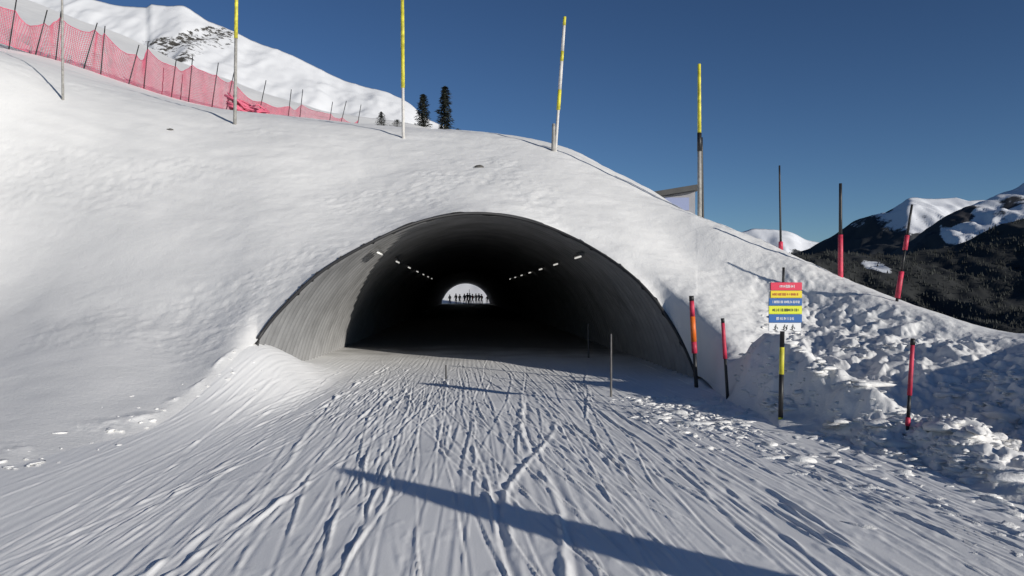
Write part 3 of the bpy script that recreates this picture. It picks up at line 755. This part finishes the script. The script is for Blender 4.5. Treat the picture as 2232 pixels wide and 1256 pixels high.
# ------------------------------------------------------------------ hut behind the mound
def build_hut():
    D = 40.
    p0 = P(1415, 420, D); p1 = P(1524, 402, D)
    M_wall = mat('hut_wall', (.24, .24, .26), .7, 0, .1, 2, .004, 20); M_roof = mat('hut_roof', (.045, .045, .045), .7, 0, .2, 2)
    M_glass = mat('hut_glass', (.25, .28, .42), .15)
    base = Vector((p1.x, D, p1.z - 3.4))
    t = thing('hut', base, 'small hut with a sloping dark roof half hidden behind the right flank of the mound', 'hut')
    sl = (p1.z - p0.z) / (p1.x - p0.x); w = 6.0
    def rz(x): return 3.4 - .28 + sl * (x)
    bm = bmesh.new()       # walls: prism with a sloping top
    xs = (-w, -.06)
    v = [bm.verts.new((x, y, z)) for y in (.5, 5) for x, z in ((xs[0], -2), (xs[1], -2), (xs[1], rz(xs[1])), (xs[0], rz(xs[0])))]
    for f in ((0, 1, 2, 3), (5, 4, 7, 6), (1, 5, 6, 2), (4, 0, 3, 7), (0, 4, 5, 1), (3, 2, 6, 7)): bm.faces.new([v[i] for i in f])
    obj('wall', bm, M_wall, t)
    bm = bmesh.new()
    L = math.hypot(w + .3, sl * (w + .3)); box(bm, (-w / 2, 2.7, 3.4 - .13 - sl * w / 2), (L, 5.6, .27), Matrix.Rotation(-math.atan(sl), 3, 'Y'))
    obj('roof', bm, M_roof, t)
    f = bmesh.new(); box(f, (-1.05, .485, 2.42), (1.5, .06, .85)); fo = obj('window', f, M_wall, t)
    f = bmesh.new(); box(f, (-1.05, .45, 2.42), (1.3, .02, .68)); obj('pane', f, M_glass, fo)
build_hut()

# ------------------------------------------------------------------ people at the far end of the tunnel
def person(x, y, h, turn, pose, coat, label, skis=True, seed=0):
    t = thing('person', (x, y, .02), label, 'person', None)
    t.rotation_euler = (0, 0, turn)
    s = h / 1.75
    J = {'pel': (0, 0, .95), 'wai': (0, .0, 1.10), 'che': (0, -.02 + pose * .1, 1.32), 'nec': (0, pose * .12, 1.50), 'hd': (0, pose * .15, 1.62), 'top': (0, pose * .15, 1.72),
         'sl': (-.19, pose * .1, 1.42), 'el': (-.27, .02 + pose * .1, 1.15), 'hl': (-.27, .20, .98), 'sr': (.19, pose * .1, 1.42), 'er': (.28, .02 + pose * .1, 1.16), 'hr': (.26, .22, 1.0),
         'kl': (-.12, .06, .50), 'al': (-.14, .0, .08), 'tl': (-.15, .18, .05), 'kr': (.12, .08, .50), 'ar': (.14, .0, .08), 'tr': (.15, .18, .05)}
    R = {'pel': .15, 'wai': .14, 'che': .16, 'nec': .065, 'hd': .10, 'top': .085, 'sl': .085, 'el': .06, 'hl': .05, 'sr': .085, 'er': .06, 'hr': .05, 'kl': .075, 'al': .07, 'tl': .06, 'kr': .075, 'ar': .07, 'tr': .06}
    E = ['pel wai', 'wai che', 'che nec', 'nec hd', 'hd top', 'che sl', 'sl el', 'el hl', 'che sr', 'sr er', 'er hr', 'pel kl', 'kl al', 'al tl', 'pel kr', 'kr ar', 'ar tr']
    ks = list(J); me = bpy.data.meshes.new('body')
    me.from_pydata([tuple(c * s for c in J[k]) for k in ks], [tuple(ks.index(a) for a in e.split()) for e in E], [])
    me.materials.append(coat)
    o = bpy.data.objects.new('body', me); C.objects.link(o); o.parent = t
    sk = o.modifiers.new('skin', 'SKIN')
    for i, k in enumerate(ks):
        me.skin_vertices[0].data[i].radius = (R[k] * s, R[k] * s); me.skin_vertices[0].data[i].use_root = (k == 'pel')
    sk.use_smooth_shade = True
    sub = o.modifiers.new('sub', 'SUBSURF'); sub.levels = 1; sub.render_levels = 1
    bm = bmesh.new(); bmesh.ops.create_uvsphere(bm, u_segments=10, v_segments=8, radius=.135 * s)
    for v in bm.verts:
        v.co.z = max(v.co.z, -.03); v.co += Vector((0, pose * .15 * s, 1.66 * s))
    obj('helmet', bm, M_black, t, True)
    if skis:
        for sx in (-.15, .15):
            bm = bmesh.new(); box(bm, (sx * s, .1, .012), (.09, 1.65, .02)); obj('ski', bm, M_black, t)
    for sx in (-.3, .3):
        bm = bmesh.new(); tube(bm, [(sx * s, .22, 1.05 * s), (sx * 1.15 * s, .10, 0)], .014, 5); obj('ski_pole', bm, M_black, t)
cA = mat('navy_ski_suit', (.02, .035, .10), .8, 0, .2, 6); cB = mat('black_ski_suit', (.015, .015, .016), .8, 0, .2, 6); cC = mat('dark_red_ski_suit', (.16, .02, .02), .8, 0, .2, 6)
far = [(980.5, 130, 1.55, .3, .3, cA, 'skier standing leftmost at the far mouth of the tunnel', False), (994, 131, 1.72, 2.6, .2, cB, 'skier in black, second from the left at the far mouth', True), (1002, 129, 1.6, 3.3, .6, cB, 'crouching skier in black left of the skiers in the middle', True), (1012.5, 128, 1.7, .2, .5, cA, 'skier in navy just left of the tallest skier', True), (1019, 127, 1.82, 3.0, .1, cB, 'tallest skier in the middle of the far mouth', True), (1024, 129, 1.78, .5, .3, cA, 'skier close beside the tallest skier, on the right', True), (1030, 131, 1.66, 2.9, .5, cC, 'skier in dark red in the gap right of the middle group', True), (1037.5, 130, 1.72, .1, .4, cB, 'skier in black fourth from the right wall of the far mouth', True), (1044, 132, 1.75, 2.7, .2, cA, 'skier in navy third from the right wall of the far mouth', True), (1050, 130, 1.62, .4, .6, cC, 'leaning skier second from the right at the far mouth', True), (1062, 131, 1.35, 2.9, .8, cB, 'low bent skier nearest the right wall of the far mouth', False)]
for i, (px, y, h, tn, po, c, lab, sk) in enumerate(far):
    person((px - VX) / F * y, y, h, tn, po, c, lab, sk, i)
# a long pole standing among the skiers
p = P(1023, 660, 126)
pole('marker_pole', (p.x, 126, -.2), (p.x, 126, EYE + (VY - 631) / F * 126), [(0, 1, M_black, 'shaft', 1)], 'thin dark pole sticking up among the skiers at the far mouth', 'pole', None, .05)

# ------------------------------------------------------------------ loose snow on the right and small stones
def build_chunks():
    bm = bmesh.new(); r = np.random.RandomState(21)
    base = bmesh.new(); bmesh.ops.create_icosphere(base, subdivisions=2, radius=1); bv = np.array([v.co[:] for v in base.verts]); bf = [[v.index for v in f.verts] for f in base.faces]; base.free()
    PYm = VY - F * (MX['Z'] - EYE) / MX['Y']
    cand = np.argwhere((MX['C'] > 1660) & (MX['C'] < 2500) & (MX['U'] > .7) & (MX['U'] < 2.9) & (PYm > 640))
    pos = []; n = 0; tries = 0
    while n < 3000 and tries < 200000:
        tries += 1
        if n < 90:        # crumbs along the foot of the left bank
            y = r.uniform(5.5, 12.3); x = -float(np.interp(y, [5, 7.35, 9, 10.1, 11.5, 13], [4.7, 4.3, 3.8, 3.55, 3.4, 3.3])) + r.normal(0, .3)
            px = VX + F * x / y
            if px < -300: continue
            c = int(np.argmin(abs(MX['cols'] - px))); yy = MX['Y'][:, c]; z = max(np.interp(y, yy[3:330], MX['Z'][3:330, c]) if y > yy[3] else -9, float(piste_base(np.array(x), np.array(y))))
            s = min(.05, r.lognormal(-4.1, .5))
        elif r.rand() < .6:        # band along the edge of the piste
            y = r.uniform(4.8, 12.5); x = np.interp(y, [4.5, 6.3, 8, 10, 12.5], [4.4, 4.25, 4.0, 3.3, 3.6]) + r.normal(.25, .6)
            px = VX + F * x / y
            if px > 2500 or x < 2.3: continue
            c = int(np.argmin(abs(MX['cols'] - px))); yy = MX['Y'][:, c]; zz = np.interp(y, yy[5:330], MX['Z'][5:330, c]) if y > yy[5] else -9
            z = max(zz, float(piste_base(np.array(x), np.array(y))))
            s = min(.09, r.lognormal(-3.9, .55))
        else:
            i, j = cand[r.randint(len(cand))]
            x, y, z = MX['X'][i, j], MX['Y'][i, j], MX['Z'][i, j]; s = min(.13, r.lognormal(-3.6, .6))
            if noise(np.array(x * 1.1), np.array(y * 1.1), 3) < -.05: continue
        if (x - 4.1)**2 + (y - 9.6)**2 < .25 or (x - 5.65)**2 + (y - 9.4)**2 < .2: continue
        n += 1
        ang = r.uniform(0, 6.28); sc = s * np.array([r.uniform(1.0, 2.4), r.uniform(.6, 1.1), r.uniform(.4, .9)])
        k = 1 + .8 * fbm(bv[:, 0] * 1.7 + n, bv[:, 1] * 1.7 + bv[:, 2] * 1.3, 2, n % 40)
        q = bv * k[:, None] * sc * np.array([1, 1, .6])
        ca, sa = math.cos(ang), math.sin(ang)
        q = np.stack([q[:, 0] * ca - q[:, 1] * sa + x, q[:, 0] * sa + q[:, 1] * ca + y, q[:, 2] + z + s * .1], 1)
        pos.append(q)
    V = np.concatenate(pos); nb = len(bv)
    Fc = [[i + k * nb for i in f] for k in range(len(pos)) for f in bf]
    me = bpy.data.meshes.new('snow_chunks'); me.from_pydata(V.tolist(), [], Fc); me.materials.append(M_chunk); me.polygons.foreach_set('use_smooth', np.full(len(Fc), True))
    bm.free()
    o = bpy.data.objects.new('snow_chunks', me); C.objects.link(o); o['kind'] = 'stuff'; o['label'] = 'loose lumps of snow along the right edge of the piste'
build_chunks()

def stone(px, py, s, label, seed):
    p = mound_at(px, py); r = np.random.RandomState(seed)
    bm = bmesh.new(); bmesh.ops.create_icosphere(bm, subdivisions=3, radius=1)
    for v in bm.verts:
        k = 1 + .5 * float(fbm(np.array(v.co.x * 1.4 + seed), np.array(v.co.y * 1.4 + v.co.z), 3, seed)); v.co = Vector((v.co.x * s * 1.5, v.co.y * s, v.co.z * s * .6)) * k
    o = obj('stone', bm, M_rock); o.location = p
    tag(o, label, 'stone', 'stones showing through the mound')
stone(1046, 364, .09, 'small dark stone in the snow above the top of the arch', 3)
stone(372, 282, .06, 'tiny dark stone in the snow on the left of the mound', 6)

# tall padded post standing to the right of the view: its shadow crosses the piste
def build_post():
    x, y = 6.28, .12
    t = thing('padded_post', (x, y, -.1), 'tall tapering padded post right of the view throwing the long shadow', 'post')
    bm = bmesh.new(); tube(bm, [(0, 0, 0), (0, 0, .9), (0, 0, 1.8), (0, 0, 2.5), (0, 0, 2.92)], [.32, .30, .27, .21, .09], 20)
    obj('padding', bm, M_red, t, True)
    bm = bmesh.new(); tube(bm, [(0, 0, -.3), (0, 0, 2.96)], .03, 10); obj('post', bm, M_grey, t)
build_post()
